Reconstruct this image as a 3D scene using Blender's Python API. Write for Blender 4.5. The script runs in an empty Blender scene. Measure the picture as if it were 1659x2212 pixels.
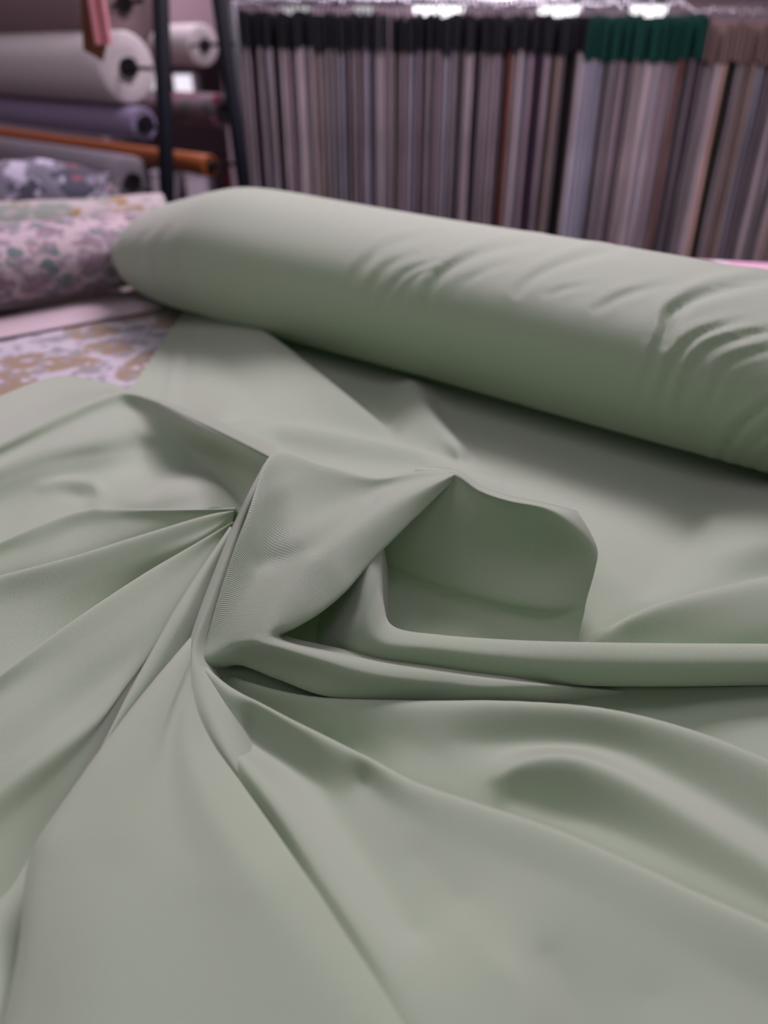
import bpy, bmesh, math, random
import numpy as np
from mathutils import Vector

# ------------------------------------------------------------------ camera, world, lights, exposure
C = bpy.context.scene.collection
W, HH, F = 1659.0, 2212.0, 1650.0
PITCH = math.radians(31.1)
CAM = (0.0, 0.0, 0.30)                       # table top is z = 0, the floor is z = -0.80
cd = bpy.data.cameras.new('camera'); cam = bpy.data.objects.new('camera', cd); C.objects.link(cam)
cam.location = CAM; cam.rotation_euler = (math.pi/2 - PITCH, 0, 0)
cd.sensor_fit = 'HORIZONTAL'; cd.sensor_width = 36; cd.lens = 36*F/W
cd.clip_start = 0.01; cd.clip_end = 60
cd.dof.use_dof = True; cd.dof.focus_distance = 0.425; cd.dof.aperture_fstop = 5.8
bpy.context.scene.camera = cam
vs = bpy.context.scene.view_settings
vs.view_transform = 'Standard'; vs.look = 'None'; vs.exposure = 0.09; vs.gamma = 1.0; vs.use_curve_mapping = False

wd = bpy.data.worlds.new('room_light'); bpy.context.scene.world = wd; wd.use_nodes = True
bg = wd.node_tree.nodes['Background']; bg.inputs[0].default_value = (0.95, 0.92, 0.97, 1); bg.inputs[1].default_value = 0.125

def area(name, loc, sx, sy, power, col, aim=None):
    l = bpy.data.lights.new(name, 'AREA'); l.shape = 'RECTANGLE'; l.size = sx; l.size_y = sy; l.energy = power; l.color = col
    o = bpy.data.objects.new(name, l); o.location = loc; C.objects.link(o)
    if aim is not None:
        o.rotation_euler = (Vector(aim) - Vector(loc)).to_track_quat('-Z', 'Y').to_euler()
    return o
PINK = (1.0, 0.82, 0.97)
area('overhead_area_light', (0.25, 1.50, 1.25), 0.8, 0.30, 21, PINK, (0.15, 0.80, 0))
area('overhead_area_light', (-0.3, 2.75, 1.85), 2.2, 0.35, 38, PINK, (-0.2, 3.0, 0))  # added at the rear to brighten the shelf, wall and background
area('overhead_area_light', (0.1, -1.1, 1.85), 2.0, 0.4, 3.0, (1.0, 0.93, 0.93), (0.1, 0.5, 0))  # fill light added behind the camera to lift the shaded front faces
area('overhead_area_light', (-1.5, 1.0, 1.85), 0.5, 1.6, 8, PINK, (0.0, 0.5, 0))
area('overhead_area_light', (1.4, 0.7, 1.85), 0.5, 1.6, 7, PINK, (0.0, 0.5, 0))

# ------------------------------------------------------------------ helpers
def ray(px, py):
    dx = (px - W/2)/F; dy = -(py - HH/2)/F
    c, s = math.cos(PITCH), math.sin(PITCH)
    return np.array([dx, c + dy*s, -s + dy*c])
def P(px, py, h):                            # the point seen at pixel (px, py) whose height over the table is h metres
    d = ray(px, py); t = (h - CAM[2])/d[2]
    return np.array([d[0]*t, d[1]*t, h])
def Q(px, py, Y):                            # the point seen at pixel (px, py) at distance Y into the room
    d = ray(px, py); t = Y/d[1]
    return np.array([d[0]*t, Y, CAM[2] + d[2]*t])
def proj(X):                                 # world -> pixel
    X = np.asarray(X, float); c, s = math.cos(PITCH), math.sin(PITCH)
    y = X[..., 1]; z = X[..., 2] - CAM[2]
    dep = y*c - z*s; up = y*s + z*c
    return np.stack([W/2 + F*X[..., 0]/dep, HH/2 - F*up/dep], -1)
def catmull(pts, n):                         # n samples per span, through all points
    p = np.asarray(pts, float); k = len(p)
    e = np.vstack([2*p[0]-p[1], p, 2*p[-1]-p[-2]]); out = []
    for i in range(k-1):
        a, b, c, d = e[i], e[i+1], e[i+2], e[i+3]
        t = (np.arange(n)/n)[:, None]
        out.append(0.5*((2*b) + (c-a)*t + (2*a-5*b+4*c-d)*t*t + (3*b-a-3*c+d)*t**3))
    return np.vstack(out + [p[-1:]])
def tag(o, label=None, cat=None, group=None, kind=None):
    if label: o['label'] = label
    if cat: o['category'] = cat
    if group: o['group'] = group
    if kind: o['kind'] = kind
    return o
def empty(name, loc=(0, 0, 0)):
    o = bpy.data.objects.new(name, None); o.empty_display_size = 0.05; o.location = loc; C.objects.link(o); return o
def link(name, me, parent=None, mat=None, smooth=True):
    if mat is not None and not me.materials: me.materials.append(mat)
    if smooth: me.polygons.foreach_set('use_smooth', [True]*len(me.polygons))
    o = bpy.data.objects.new(name, me); C.objects.link(o)
    if parent is not None:
        o.parent = parent; o.location = -Vector(parent.location)
    return o
def mesh(name, v, f, uv=None):
    me = bpy.data.meshes.new(name); me.from_pydata([tuple(map(float, a)) for a in v], [], [tuple(map(int, a)) for a in f]); me.update()
    if uv is not None:
        uv = np.asarray(uv, float); l = me.uv_layers.new(name='UVMap')
        idx = np.zeros(len(me.loops), int); me.loops.foreach_get('vertex_index', idx)
        l.data.foreach_set('uv', uv[idx].ravel())
    return me
def gridfaces(nr, nc, off=0):
    i = np.arange(nr*nc).reshape(nr, nc) + off
    return np.stack([i[:-1, :-1], i[:-1, 1:], i[1:, 1:], i[1:, :-1]], -1).reshape(-1, 4)

# ------------------------------------------------------------------ materials
def mat(name):
    m = bpy.data.materials.new(name); m.use_nodes = True
    return m, m.node_tree, m.node_tree.nodes['Principled BSDF']
def plain(name, col, rough=0.7, metal=0.0, spec=0.4):
    m, nt, b = mat(name)
    b.inputs['Base Color'].default_value = (*col, 1); b.inputs['Roughness'].default_value = rough
    b.inputs['Metallic'].default_value = metal; b.inputs['Specular IOR Level'].default_value = spec
    tx = nt.nodes.new('ShaderNodeTexNoise'); tx.inputs['Scale'].default_value = 30
    bp = nt.nodes.new('ShaderNodeBump'); bp.inputs['Strength'].default_value = 0.08; bp.inputs['Distance'].default_value = 0.002
    nt.links.new(tx.outputs[0], bp.inputs['Height']); nt.links.new(bp.outputs[0], b.inputs['Normal'])
    return m
def node(nt, t, **kw):
    n = nt.nodes.new(t)
    for k, v in kw.items():
        if k in n.inputs: n.inputs[k].default_value = v
        else: setattr(n, k, v)
    return n
def green_cloth(name, rib):
    m, nt, b = mat(name); L = nt.links.new
    b.inputs['Base Color'].default_value = (0.415, 0.53, 0.37, 1)
    b.inputs['Roughness'].default_value = 0.46; b.inputs['Specular IOR Level'].default_value = 0.5
    b.inputs['Sheen Weight'].default_value = 0.65; b.inputs['Sheen Roughness'].default_value = 0.45
    b.inputs['Sheen Tint'].default_value = (1, 0.86, 0.97, 1)
    tc = node(nt, 'ShaderNodeTexCoord')
    w1 = node(nt, 'ShaderNodeTexWave', wave_type='BANDS', bands_direction='DIAGONAL'); w1.inputs['Scale'].default_value = rib; w1.inputs['Distortion'].default_value = 0.25; w1.inputs['Detail'].default_value = 1
    w2 = node(nt, 'ShaderNodeTexWave', wave_type='BANDS', bands_direction='X'); w2.inputs['Scale'].default_value = rib*1.9
    L(tc.outputs['UV'], w1.inputs['Vector']); L(tc.outputs['UV'], w2.inputs['Vector'])
    mx = node(nt, 'ShaderNodeMath', operation='MULTIPLY_ADD'); mx.inputs[1].default_value = 0.35
    L(w2.outputs['Fac'], mx.inputs[0]); L(w1.outputs['Fac'], mx.inputs[2])
    bp = node(nt, 'ShaderNodeBump'); bp.inputs['Strength'].default_value = 0.5; bp.inputs['Distance'].default_value = 0.0003
    L(mx.outputs[0], bp.inputs['Height']); L(bp.outputs[0], b.inputs['Normal'])
    tr = node(nt, 'ShaderNodeBsdfTranslucent'); tr.inputs['Color'].default_value = (0.36, 0.62, 0.24, 1)
    ms = node(nt, 'ShaderNodeMixShader'); ms.inputs[0].default_value = 0.14
    out = [n for n in nt.nodes if n.type == 'OUTPUT_MATERIAL'][0]
    L(b.outputs[0], ms.inputs[1]); L(tr.outputs[0], ms.inputs[2]); L(ms.outputs[0], out.inputs['Surface'])
    return m
GREEN = green_cloth('sage_green_twill', 700)
# ------------------------------------------------------------------ the loose cloth: relief of folds solved through crest and valley lines
U0, U1, V0, V1 = -320, 1980, 600, 2900       # the sheet's extent, as foot points on the table seen through the lens
STEP = 5.0
cons = []                                    # (x, y, height, weight) as foot point in that frame
def foot(px, py, h):
    X = P(px, py, h); return proj([X[0], X[1], 0.0])
def add(px, py, h, w=1.0):
    f = foot(px, py, h); cons.append((f[0], f[1], h, w))
def line(pts, w=0.15):                        # heights in cm
    p = catmull(pts, 1) if len(pts) == 1 else catmull(pts, 24)
    for a in p: add(a[0], a[1], a[2]/100, w)
def sil(pts, w=2.0):                         # crest that hides what is behind: front height, height seen just behind
    p = catmull(pts, 24)
    tg = np.gradient(p[:, :2], axis=0)
    for a, g in zip(p, tg):
        add(a[0], a[1], a[2]/100, w)
        n = np.array([g[1], -g[0]]); n /= np.linalg.norm(n)+1e-9
        if n[1] > 0: n = -n
        hb = a[3]/100; dh = a[2]-a[3]
        if dh > 0.5:
            f0 = foot(a[0], a[1], a[2]/100); f1 = foot(a[0]+n[0]*5, a[1]+n[1]*5, hb)
            for k in (0.62, 1.0):
                q = f0 + (f1-f0)*k
                cons.append((q[0], q[1], hb, w*(0.7 if k < 1 else 1.0)))
line([(380,650,.5),(600,730,.5),(850,800,.5),(1200,905,.5),(1560,1005,.5),(1750,1050,.5),(1960,1110,.5)])
line([(300,600,.3),(900,690,.4),(1300,780,.4),(1900,900,.4)])
line([(400,672,.4),(340,760,.4),(285,838,.4)])
sil([(430,672,1.0,.6),(530,692,2.0,.6),(600,735,3,.6),(700,812,3,.6),(790,885,2.0,.9),(850,935,1.2,1.1)])
line([(480,780,1.5),(560,860,1.8),(640,880,1.9)])
line([(740,845,.9),(840,905,1.0)],.5)
line([(885,822,2.4),(920,880,2.8),(965,950,2.3),(1010,1005,1.5)],.8)
line([(945,880,1.0),(990,940,.9),(1035,1000,1.0)],.8)
line([(1100,960,.7),(1250,1040,.7),(1400,1100,.7)])
line([(1150,1060,1.2),(1280,1160,1.4),(1350,1260,1.1)])
line([(1500,1125,.4),(1455,1210,.6),(1400,1290,.8)])
line([(1540,1120,1.5),(1659,1080,2.3),(1760,1065,2.6),(1900,1060,2.6)])
line([(1560,1195,1.7),(1659,1175,2.2),(1900,1160,2.4)])
sil([(1240,1395,1.2,.8),(1330,1345,2.0,.8),(1420,1303,2.6,.9),(1530,1272,3,1.0),(1659,1245,3.3,1.2),(1900,1210,3.5,1.4)])
line([(1350,1385,1.3),(1500,1375,1.7),(1659,1365,2.1),(1900,1355,2.1)])
line([(1250,1440,.6),(1450,1440,.6),(1659,1440,.8),(1900,1440,.8)])
line([(1250,1500,.4),(1400,1500,.5),(1659,1492,1.2),(1900,1485,1.5)])
line([(1420,1525,.5),(1540,1540,.9),(1659,1565,1.0),(1900,1640,1.0)])
sil([(500,1462,1.4,.8),(600,1492,1.7,.8),(700,1507,1.9,.6),(900,1513,2.2,.6),(1100,1514,2.5,.5),(1300,1530,2.7,.4),(1480,1572,2.8,.6),(1659,1640,2.8,.7),(1900,1750,2.8,.8)])
line([(700,1560,1.4),(850,1590,1.5),(980,1650,1.3)])
line([(980,1600,1.6),(1060,1608,1.45),(1140,1606,1.5),(1300,1612,1.65),(1450,1680,1.65),(1659,1800,1.6),(1900,1940,1.5)])
line([(1060,1700,1.3),(1085,1672,1.8),(1150,1643,2.3),(1220,1636,2.6),(1300,1660,2.6),(1400,1712,2.5),(1500,1772,2.35),(1659,1870,2.2),(1900,2030,2.1)], .5)
line([(1110,1718,1.15),(1200,1750,1.05),(1300,1785,1.2),(1450,1850,1.5),(1659,1950,1.65),(1900,2080,1.6)], .4)
sil([(445,1440,2.6,1.6),(500,1485,2.6,1.1),(600,1540,2.6,.9),(700,1588,2.5,.8),(800,1638,2.3,.8),(900,1690,2.1,1.0),(1040,1737,2.2,1.0),(1200,1790,2.3,.9),(1400,1878,2.4,1.3),(1500,1925,2.5,1.4),(1659,1995,2.6,1.5),(1900,2110,2.6,1.5)])
line([(508,1635,2.35),(545,1690,2.6),(640,1830,2.6),(760,2000,2.7),(880,2180,2.8),(1000,2400,2.8),(1200,2800,2.8)])
line([(540,1560,1.6),(600,1610,1.4),(680,1690,1.3),(740,1780,1.45),(810,1880,1.6),(900,2020,1.9)])
line([(780,1680,1.7),(860,1745,1.9),(1000,1820,2.12),(1200,1900,2.28),(1400,2000,2.38),(1600,2120,2.35),(1900,2300,2.2)])
line([(900,1850,1.7),(1000,1950,1.9)])
line([(1000,2010,2.3),(1080,2080,2.6),(1130,2160,2.6),(1160,2300,2.6),(1200,2600,2.6)])
line([(1180,2060,2.0),(1240,2180,1.8),(1300,2400,1.7),(1400,2800,1.7)])
line([(1400,2150,2.0),(1550,2300,2.2),(1800,2600,2.2)])
line([(-100,1800,1.0),(-200,2000,1.2),(-300,2300,1.2)])
sil([(480,915,2.2,1.6),(560,908,2.4,1.4),(700,925,2.6,1.3),(850,955,2.4,1.4),(950,985,2.2,1.5),(1080,1040,1.6,1.0)])
line([(600,960,1.6),(750,990,1.6),(900,1005,1.8)])
line([(700,1100,3.5),(800,1120,3.0)])
line([(620,1380,1.0),(700,1390,.8),(760,1400,.6)])
line([(850,1300,.3),(1000,1350,.3),(1150,1370,.3)])
line([(1150,1150,1.0),(1200,1250,.6),(1300,1270,1.0)],.4)
line([(800,1440,.4),(1000,1470,.4),(1200,1490,.4)])
line([(400,1000,.3),(300,1100,.3),(150,1200,.3),(0,1300,.3),(-200,1350,.3)],.4)
line([(430,1180,.6),(300,1320,.4),(150,1450,.3),(0,1560,.3),(-200,1700,.3)],.4)
line([(300,1430,.3),(180,1560,.3),(30,1700,.3),(-150,1800,.3)],.4)
line([(-300,1000,.3),(-150,960,.3),(0,900,.3),(150,880,.3),(300,880,.3),(400,920,.4)],.4)
line([(560,1100,1.0),(500,1250,.8),(450,1340,.8)],.4)
line([(425,1530,1.2),(455,1620,1.4),(505,1700,1.7),(600,1800,2.1),(700,1930,2.4),(800,2085,2.6),(880,2212,2.75),(1000,2400,2.8),(1180,2700,2.8)],.4)
line([(350,1560,1.0),(250,1760,1.0),(250,2000,1.2),(300,2300,1.4),(500,2700,1.5)],.4)
line([(420,1700,1.2),(600,2000,1.5),(800,2400,1.8)],.4)
line([(50,1790,.6),(20,1850,.6),(0,1940,.8),(-20,2050,1.3),(-30,2150,1.7),(-60,2300,1.7)],.4)
DENTS = [([(95,1052),(150,1045),(200,1050),(214,1066),(208,1085)], 4, 14), ([(140,1068),(185,1072)], -2, 12), ([(560,1216),(640,1195),(720,1145),(800,1080)], -2.5, 18), ([(410,690),(388,760),(362,855)], 1.0, 7), ([(430,690),(412,760),(392,860)], -.8, 9), ([(395,690),(370,760),(340,850)], -.8, 8), ([(560,1090),(600,1060),(650,1040)], 1.0, 16)]
def solve(cons, ell=13.0, wc=60.0):
    cons = np.array(cons)
    z = None
    for s, iters in ((80., 200), (40., 200), (20., 250), (10., 300), (5., 260)):
        nu = int((U1-U0)/s)+1; nv = int((V1-V0)/s)+1
        if z is None: z = np.full((nv, nu), 0.015)
        else:
            on = z; gy = np.linspace(0, on.shape[0]-1, nv); gx = np.linspace(0, on.shape[1]-1, nu)
            y0 = np.minimum(gy.astype(int), on.shape[0]-2); x0 = np.minimum(gx.astype(int), on.shape[1]-2)
            fy = (gy-y0)[:, None]; fx = (gx-x0)[None]
            z = ((1-fy)*(1-fx)*on[np.ix_(y0, x0)] + (1-fy)*fx*on[np.ix_(y0, x0+1)] + fy*(1-fx)*on[np.ix_(y0+1, x0)] + fy*fx*on[np.ix_(y0+1, x0+1)])
        c = cons[(cons[:, 0] > U0+s) & (cons[:, 0] < U1-2*s) & (cons[:, 1] > V0+s) & (cons[:, 1] < V1-2*s)]
        gx = (c[:, 0]-U0)/s; gy = (c[:, 1]-V0)/s; x0 = gx.astype(int); y0 = gy.astype(int); fx = gx-x0; fy = gy-y0
        idx = np.stack([y0*nu+x0, y0*nu+x0+1, (y0+1)*nu+x0, (y0+1)*nu+x0+1]); wt = np.stack([(1-fy)*(1-fx), (1-fy)*fx, fy*(1-fx), fy*fx])
        wgt = c[:, 3]*wc
        kap = (ell/s)**2
        def lap(a):
            p = np.pad(a, 1, mode='edge'); return p[:-2, 1:-1]+p[2:, 1:-1]+p[1:-1, :-2]+p[1:-1, 2:]-4*a
        def A(a):
            l = lap(a); r = -l + kap*lap(l)
            v = (a.ravel()[idx]*wt).sum(0)*wgt
            return r + np.bincount(idx.ravel(), (wt*v).ravel(), minlength=nu*nv).reshape(nv, nu)
        b = np.bincount(idx.ravel(), (wt*(wgt*c[:, 2])).ravel(), minlength=nu*nv).reshape(nv, nu)
        diag = 4 + 20*kap + np.bincount(idx.ravel(), (wt*wt*wgt).ravel(), minlength=nu*nv).reshape(nv, nu)
        r = b - A(z); y = r/diag; p = y.copy(); rz = (r*y).sum()
        for _ in range(iters):
            Ap = A(p); al = rz/(p*Ap).sum(); z = z+al*p; r = r-al*Ap; y = r/diag; rn = (r*y).sum(); p = y+rn/rz*p; rz = rn
    return z
Z = solve(cons)
nv, nu = Z.shape
uu, vv = np.meshgrid(U0+STEP*np.arange(nu), V0+STEP*np.arange(nv))
dx = (uu-W/2)/F; dy = -(vv-HH/2)/F
cP, sP = math.cos(PITCH), math.sin(PITCH)
dirz = -sP+dy*cP; t = -CAM[2]/dirz
XX = dx*t; YY = (cP+dy*sP)*t
hv = np.stack([XX, YY, np.maximum(Z, 0.0022)], -1)
# outline of the cloth: its far left edge
edge = np.array([(-400, 1030), (-300, 1000), (-100, 935), (0, 900), (70, 880), (140, 868), (230, 862), (285, 838), (340, 757), (400, 668), (430, 600), (1200, 740), (1990, 900)])
lim = np.interp(uu, edge[:, 0], edge[:, 1])
okv = vv >= lim
snap = okv & (vv < lim+STEP)                 # bring the border row exactly onto the outline
vs2 = np.where(snap, lim, vv)
dyb = -(vs2-HH/2)/F; tb = -CAM[2]/(-sP+dyb*cP); XX = dx*tb; YY = (cP+dyb*sP)*tb
fc = gridfaces(nv, nu)
okf = okv.ravel()[fc].all(1); fc = fc[okf]
used = np.unique(fc); rem = -np.ones(nv*nu, int); rem[used] = np.arange(len(used))
cloth_v = [hv.reshape(-1, 3)[used]]; cloth_f = [rem[fc]]; cloth_uv = [hv.reshape(-1, 3)[used][:, :2]]
ncv = len(used)
def rotuv(uv, a):
    c, s = math.cos(a), math.sin(a); return np.stack([uv[:, 0]*c-uv[:, 1]*s, uv[:, 0]*s+uv[:, 1]*c], -1)

def loft(rows, nr=8, nc=10, rot=0.0):         # rows: equal length lists of world points -> smooth patch of the same cloth
    global ncv
    R = np.array(rows, float)                 # r, c, 3
    R = np.stack([catmull(R[:, j], nr) for j in range(R.shape[1])], 1)
    G = np.stack([catmull(R[i], nc) for i in range(R.shape[0])], 0)
    n, m = G.shape[:2]
    du = np.zeros((n, m)); dv = np.zeros((n, m))
    du[:, 1:] = np.cumsum(np.linalg.norm(np.diff(G, axis=1), axis=-1), 1); dv[1:] = np.cumsum(np.linalg.norm(np.diff(G, axis=0), axis=-1), 0)
    du = np.broadcast_to(du[n//2], du.shape)
    uvp = rotuv(np.stack([du, dv], -1).reshape(-1, 2), rot)
    cloth_v.append(G.reshape(-1, 3)); cloth_f.append(gridfaces(n, m, ncv)); cloth_uv.append(uvp); ncv += n*m
def px(l): return [P(a[0], a[1], a[2]/100) for a in l]
def off(row, d): 
    d = np.array(d, float)
    if d.ndim == 1: d = np.tile(d, (len(row), 1))
    return [r+e/100 for r, e in zip(row, d)]

# the tall twisted fold: C0 is its outer edge, C1 the lip over the hollow
C0 = px([(987,1017,7.8),(900,1020,8.0),(810,1033,7.9),(700,1011,8.3),(592,989,8.6),(540,1120,7.0),(495,1250,5.0),(458,1375,3.2),(447,1424,2.6),(520,1434,2.3),(600,1464,2.2),(720,1504,2.0),(900,1514,1.7),(1100,1514,1.5),(1330,1512,-.2),(1450,1520,-.6)])
C1 = px([(992,1026,7.6),(930,1082,7.2),(868,1138,6.8),(800,1205,6.2),(744,1268,5.6),(690,1316,5.0),(635,1352,4.4),(602,1370,4.0),(603,1380,3.9),(640,1393,3.8),(720,1410,3.6),(850,1437,3.3),(1000,1459,2.9),(1150,1476,2.5),(1330,1492,.6),(1450,1500,-.4)])
Ma = px([(989,1019,7.9),(905,1035,7.9),(815,1060,7.5),(720,1090,7.2),(625,1120,6.9),(570,1210,5.6),(535,1290,4.6),(500,1368,3.6),(500,1400,3.2),(555,1418,3.0),(635,1445,2.9),(760,1485,2.6),(930,1500,2.2),(1110,1506,1.9),(1330,1506,.1),(1450,1512,-.5)])
Mb = px([(991,1022,7.9),(920,1055,7.9),(845,1090,7.7),(765,1145,7.2),(690,1200,6.5),(635,1262,5.6),(590,1318,4.8),(560,1365,4.2),(560,1385,4.0),(610,1402,3.9),(690,1425,3.7),(815,1458,3.3),(970,1478,2.8),(1130,1490,2.4),(1330,1499,.4),(1450,1506,-.4)])
lipd = [(0,.3,-.3)]*2+[(.1,.5,-.4)]*14
C1a = off(C1, lipd)
C1b = off(C1a, [(-.2,.5,-.6)]*2+[(-.8,.6,-.4)]*6+[(-.3,1.0,-.5)]*8)
C1c = off(C1b, [(-.6,.5,-1.5)]*2+[(-2.,.6,-.9)]*6+[(0,.6,-1.4)]*8)
b0 = [(0,.5,-.3)]*4+[(-.2,.5,-.4)]+[(-.35,.1,-.3)]*3+[(-.3,.0,-.4)]+[(0,.3,-.4)]*7
b1 = [(0,1.2,-1.4)]*4+[(-.2,1.2,-1.2)]+[(-.2,.3,-.9)]*3+[(0,.3,-.7)]+[(0,.7,-.5)]*7
b2 = [(0,1.6,-4.2)]*4+[(.2,1.4,-4)]+[(.5,.6,-2)]*3+[(.3,.5,-.8)]+[(0,.8,-.6)]*7
C0a = off(C0, b0); C0b = off(C0a, b1); C0c = off(C0b, b2)
loft([C0c, C0b, C0a, C0, Ma, Mb, C1, C1a, C1b, C1c], 10, 12, 0.6)

# the rolled fold running off to the right, with its turn up into the hollow
G1 = px([(815,1120,7.0),(815,1180,6.2),(816,1240,5.4),(821,1300,4.6),(848,1357,3.8),(950,1375,3.5),(1100,1386,3.4),(1245,1391,3.4),(1450,1394,3.4),(1659,1395,3.4),(1850,1397,3.4),(2010,1409,.6)])
G2 = px([(797,1140,6.9),(792,1210,6.0),(790,1285,5.1),(793,1348,4.25),(830,1388,3.7),(940,1402,3.4),(1095,1418,3.2),(1245,1426,3.1),(1450,1430,3.1),(1659,1430,3.1),(1850,1430,3.1),(2010,1442,.6)])
G3 = px([(772,1185,5.6),(762,1255,4.7),(752,1325,3.8),(752,1382,3.2),(810,1415,3.0),(930,1433,2.6),(1085,1452,2.4),(1245,1463,2.3),(1450,1466,2.3),(1659,1465,2.3),(1850,1465,2.3),(2010,1477,.6)])
G4 = px([(745,1225,3.6),(722,1300,2.6),(702,1365,1.8),(712,1408,1.6),(790,1435,1.9),(925,1450,1.7),(1082,1468,1.6),(1245,1479,1.5),(1450,1481,1.5),(1659,1479,1.5),(1850,1479,1.5),(2010,1491,.6)])
G5 = off(G4, [(-1.0,1.0,-1.6)]*3+[(-.4,.8,-1.0)]+[(0,.7,-.7)]*8)
G6 = off(G5, [(-1.0,1.0,-1.6)]*3+[(0,1.0,-.7)]*9)
g0 = [(.25,.3,-.5)]*3+[(.2,.4,-.4)]+[(.1,.5,-.4)]*8
G0 = off(G1, g0); G00 = off(G0, [(.1,.8,-2.0)]*3+[(.1,.6,-1.5)]+[(.1,.4,-1.3)]*8); G000 = off(G00, [(.3,.8,-2.4)]*3+[(.3,.8,-1.2)]+[(0,.6,-1.4)]*8)
loft([G000, G00, G0, G1, G2, G3, G4, G5, G6], 8, 12, 0.9)

# the standing wall of cloth behind the hollow, and the hollow's floor
X0 = px([(700,1400,1.0),(820,1420,1.0),(950,1430,.9),(1080,1440,.9),(1180,1440,.9),(1248,1430,1.0)])
X1 = px([(740,1290,1.2),(830,1300,1.3),(940,1335,1.3),(1060,1355,1.3),(1170,1368,1.3),(1246,1378,1.4)])
X2 = px([(770,1210,2.2),(840,1238,1.9),(940,1278,1.8),(1060,1310,1.8),(1175,1328,1.9),(1257,1325,2.5)])
X2b = px([(770,1190,2.9),(842,1212,2.7),(942,1250,2.6),(1062,1284,2.6),(1178,1302,2.7),(1262,1298,3.1)])
X3 = px([(800,1130,5.0),(860,1150,4.6),(960,1175,4.5),(1075,1190,4.4),(1195,1205,4.3),(1280,1230,4.6)])
X4 = px([(890,1035,7.1),(960,1045,7.3),(1025,1080,7.1),(1095,1100,6.9),(1185,1122,6.7),(1285,1185,5.5)])
X4b = px([(896,1018,7.5),(980,1025,7.9),(1036,1060,7.7),(1098,1082,7.5),(1184,1100,7.3),(1270,1146,6.2)])
X5 = px([(900,1008,7.6),(985,1019,7.9),(1040,1053,7.6),(1100,1074,7.4),(1180,1090,7.25),(1247,1109,6.75)])
X6 = off(X5, (0.05,.5,-.25)); X7 = off(X6, (.3,1.3,-2.4)); X8 = off(X7, (.3,1.2,-3.4))
rows = [X0,X1,X2,X2b,X3,X4,X4b,X5,X6,X7,X8]
for i, r in enumerate(rows):
    e = r[-1]
    r.append(e+np.array([.0,.5,-.45])/100); r.append(e+np.array([.0,1.3,-2.2])/100)
loft(rows, 10, 12, 0.2)


# the gathers that run into the twist from the left, one patch of cloth each
def fold(crest, rows, back, nr=8, nc=12, rot=0.0):
    c = px(crest); B = [c]
    for b in back: B.append(off(B[-1], b))
    loft(B[::-1]+[px(r) for r in rows], nr, nc, rot)
BK = [(0,.45,-.3), (0,.8,-1.2), (0,.8,-2.2)]
fold([(503,1128,4.6),(400,1190,4.1),(300,1250,3.7),(150,1350,3.4),(0,1460,3.2),(-150,1570,3.0),(-330,1700,3)],
 [[(500,1136,4.3),(404,1225,3.6),(300,1305,3.2),(150,1405,2.9),(-10,1510,2.7),(-170,1620,2.6),(-340,1750,2.5)],
  [(497,1145,4.0),(402,1265,3.2),(305,1355,2.8),(160,1455,2.5),(20,1560,2.5),(-150,1680,2.3),(-330,1820,2.2)],
  [(494,1155,3.7),(395,1300,2.8),(300,1405,2.4),(180,1510,2.0),(70,1600,2.2),(-120,1740,2.1),(-320,1880,2.1)],
  [(490,1165,3.4),(380,1335,2.4),(285,1460,2.1),(215,1545,2.1),(100,1635,2.4),(-60,1750,2.3),(-280,1930,2.3)],
  [(480,1185,3.0),(365,1365,2.0),(265,1500,1.8),(190,1605,1.6),(90,1710,1.6),(-60,1840,1.6),(-280,2020,1.6)],
  [(470,1210,2.4),(350,1400,1.6),(245,1550,1.4),(165,1680,1.1),(70,1800,1.0),(-30,1950,.9),(-250,2150,.9)],
  [(460,1230,1.5),(345,1430,.9),(240,1600,.7),(150,1760,.4),(70,1900,.3),(0,2100,.3),(-220,2300,.3)]], BK, rot=.5)
fold([(499,1138,4.6),(430,1240,4.0),(380,1320,3.5),(330,1410,3.0),(280,1500,2.6),(235,1590,2.2),(205,1650,1.9),(180,1700,1.5)],
 [[(501,1146,4.5),(442,1245,3.9),(398,1328,3.4),(348,1420,2.8),(296,1508,2.4),(248,1594,1.9),(213,1652,1.6),(184,1705,1.2)],
  [(503,1156,4.1),(458,1250,3.4),(420,1338,2.8),(368,1432,2.2),(313,1518,1.8),(262,1600,1.4),(222,1655,1.1),(190,1712,.9)],
  [(510,1175,3.3),(478,1262,2.5),(445,1355,1.9),(395,1450,1.3),(335,1535,.9),(280,1612,.6),(235,1665,.5),(200,1725,.3)]],
 [(-.22,.25,-.3),(-.1,.35,-1.2),(.2,.4,-1.6)], rot=1.1)
fold([(506,1103,4.9),(440,1117,4.6),(300,1160,4.0),(150,1208,3.6),(0,1248,3.4),(-150,1290,3.2),(-330,1340,3.1)],
 [[(505,1110,4.7),(436,1145,4.1),(300,1195,3.4),(150,1260,2.75),(0,1310,2.5),(-150,1360,2.7),(-330,1420,2.6)],
  [(503,1120,4.4),(425,1170,3.7),(300,1230,2.7),(150,1315,1.9),(0,1400,1.7),(-150,1480,1.6),(-330,1580,2)],
  [(500,1145,3.8),(420,1205,2.6),(300,1275,1.6),(150,1390,.9),(0,1500,1.2),(-150,1620,1),(-330,1750,1)]], BK, rot=.4)
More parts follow.
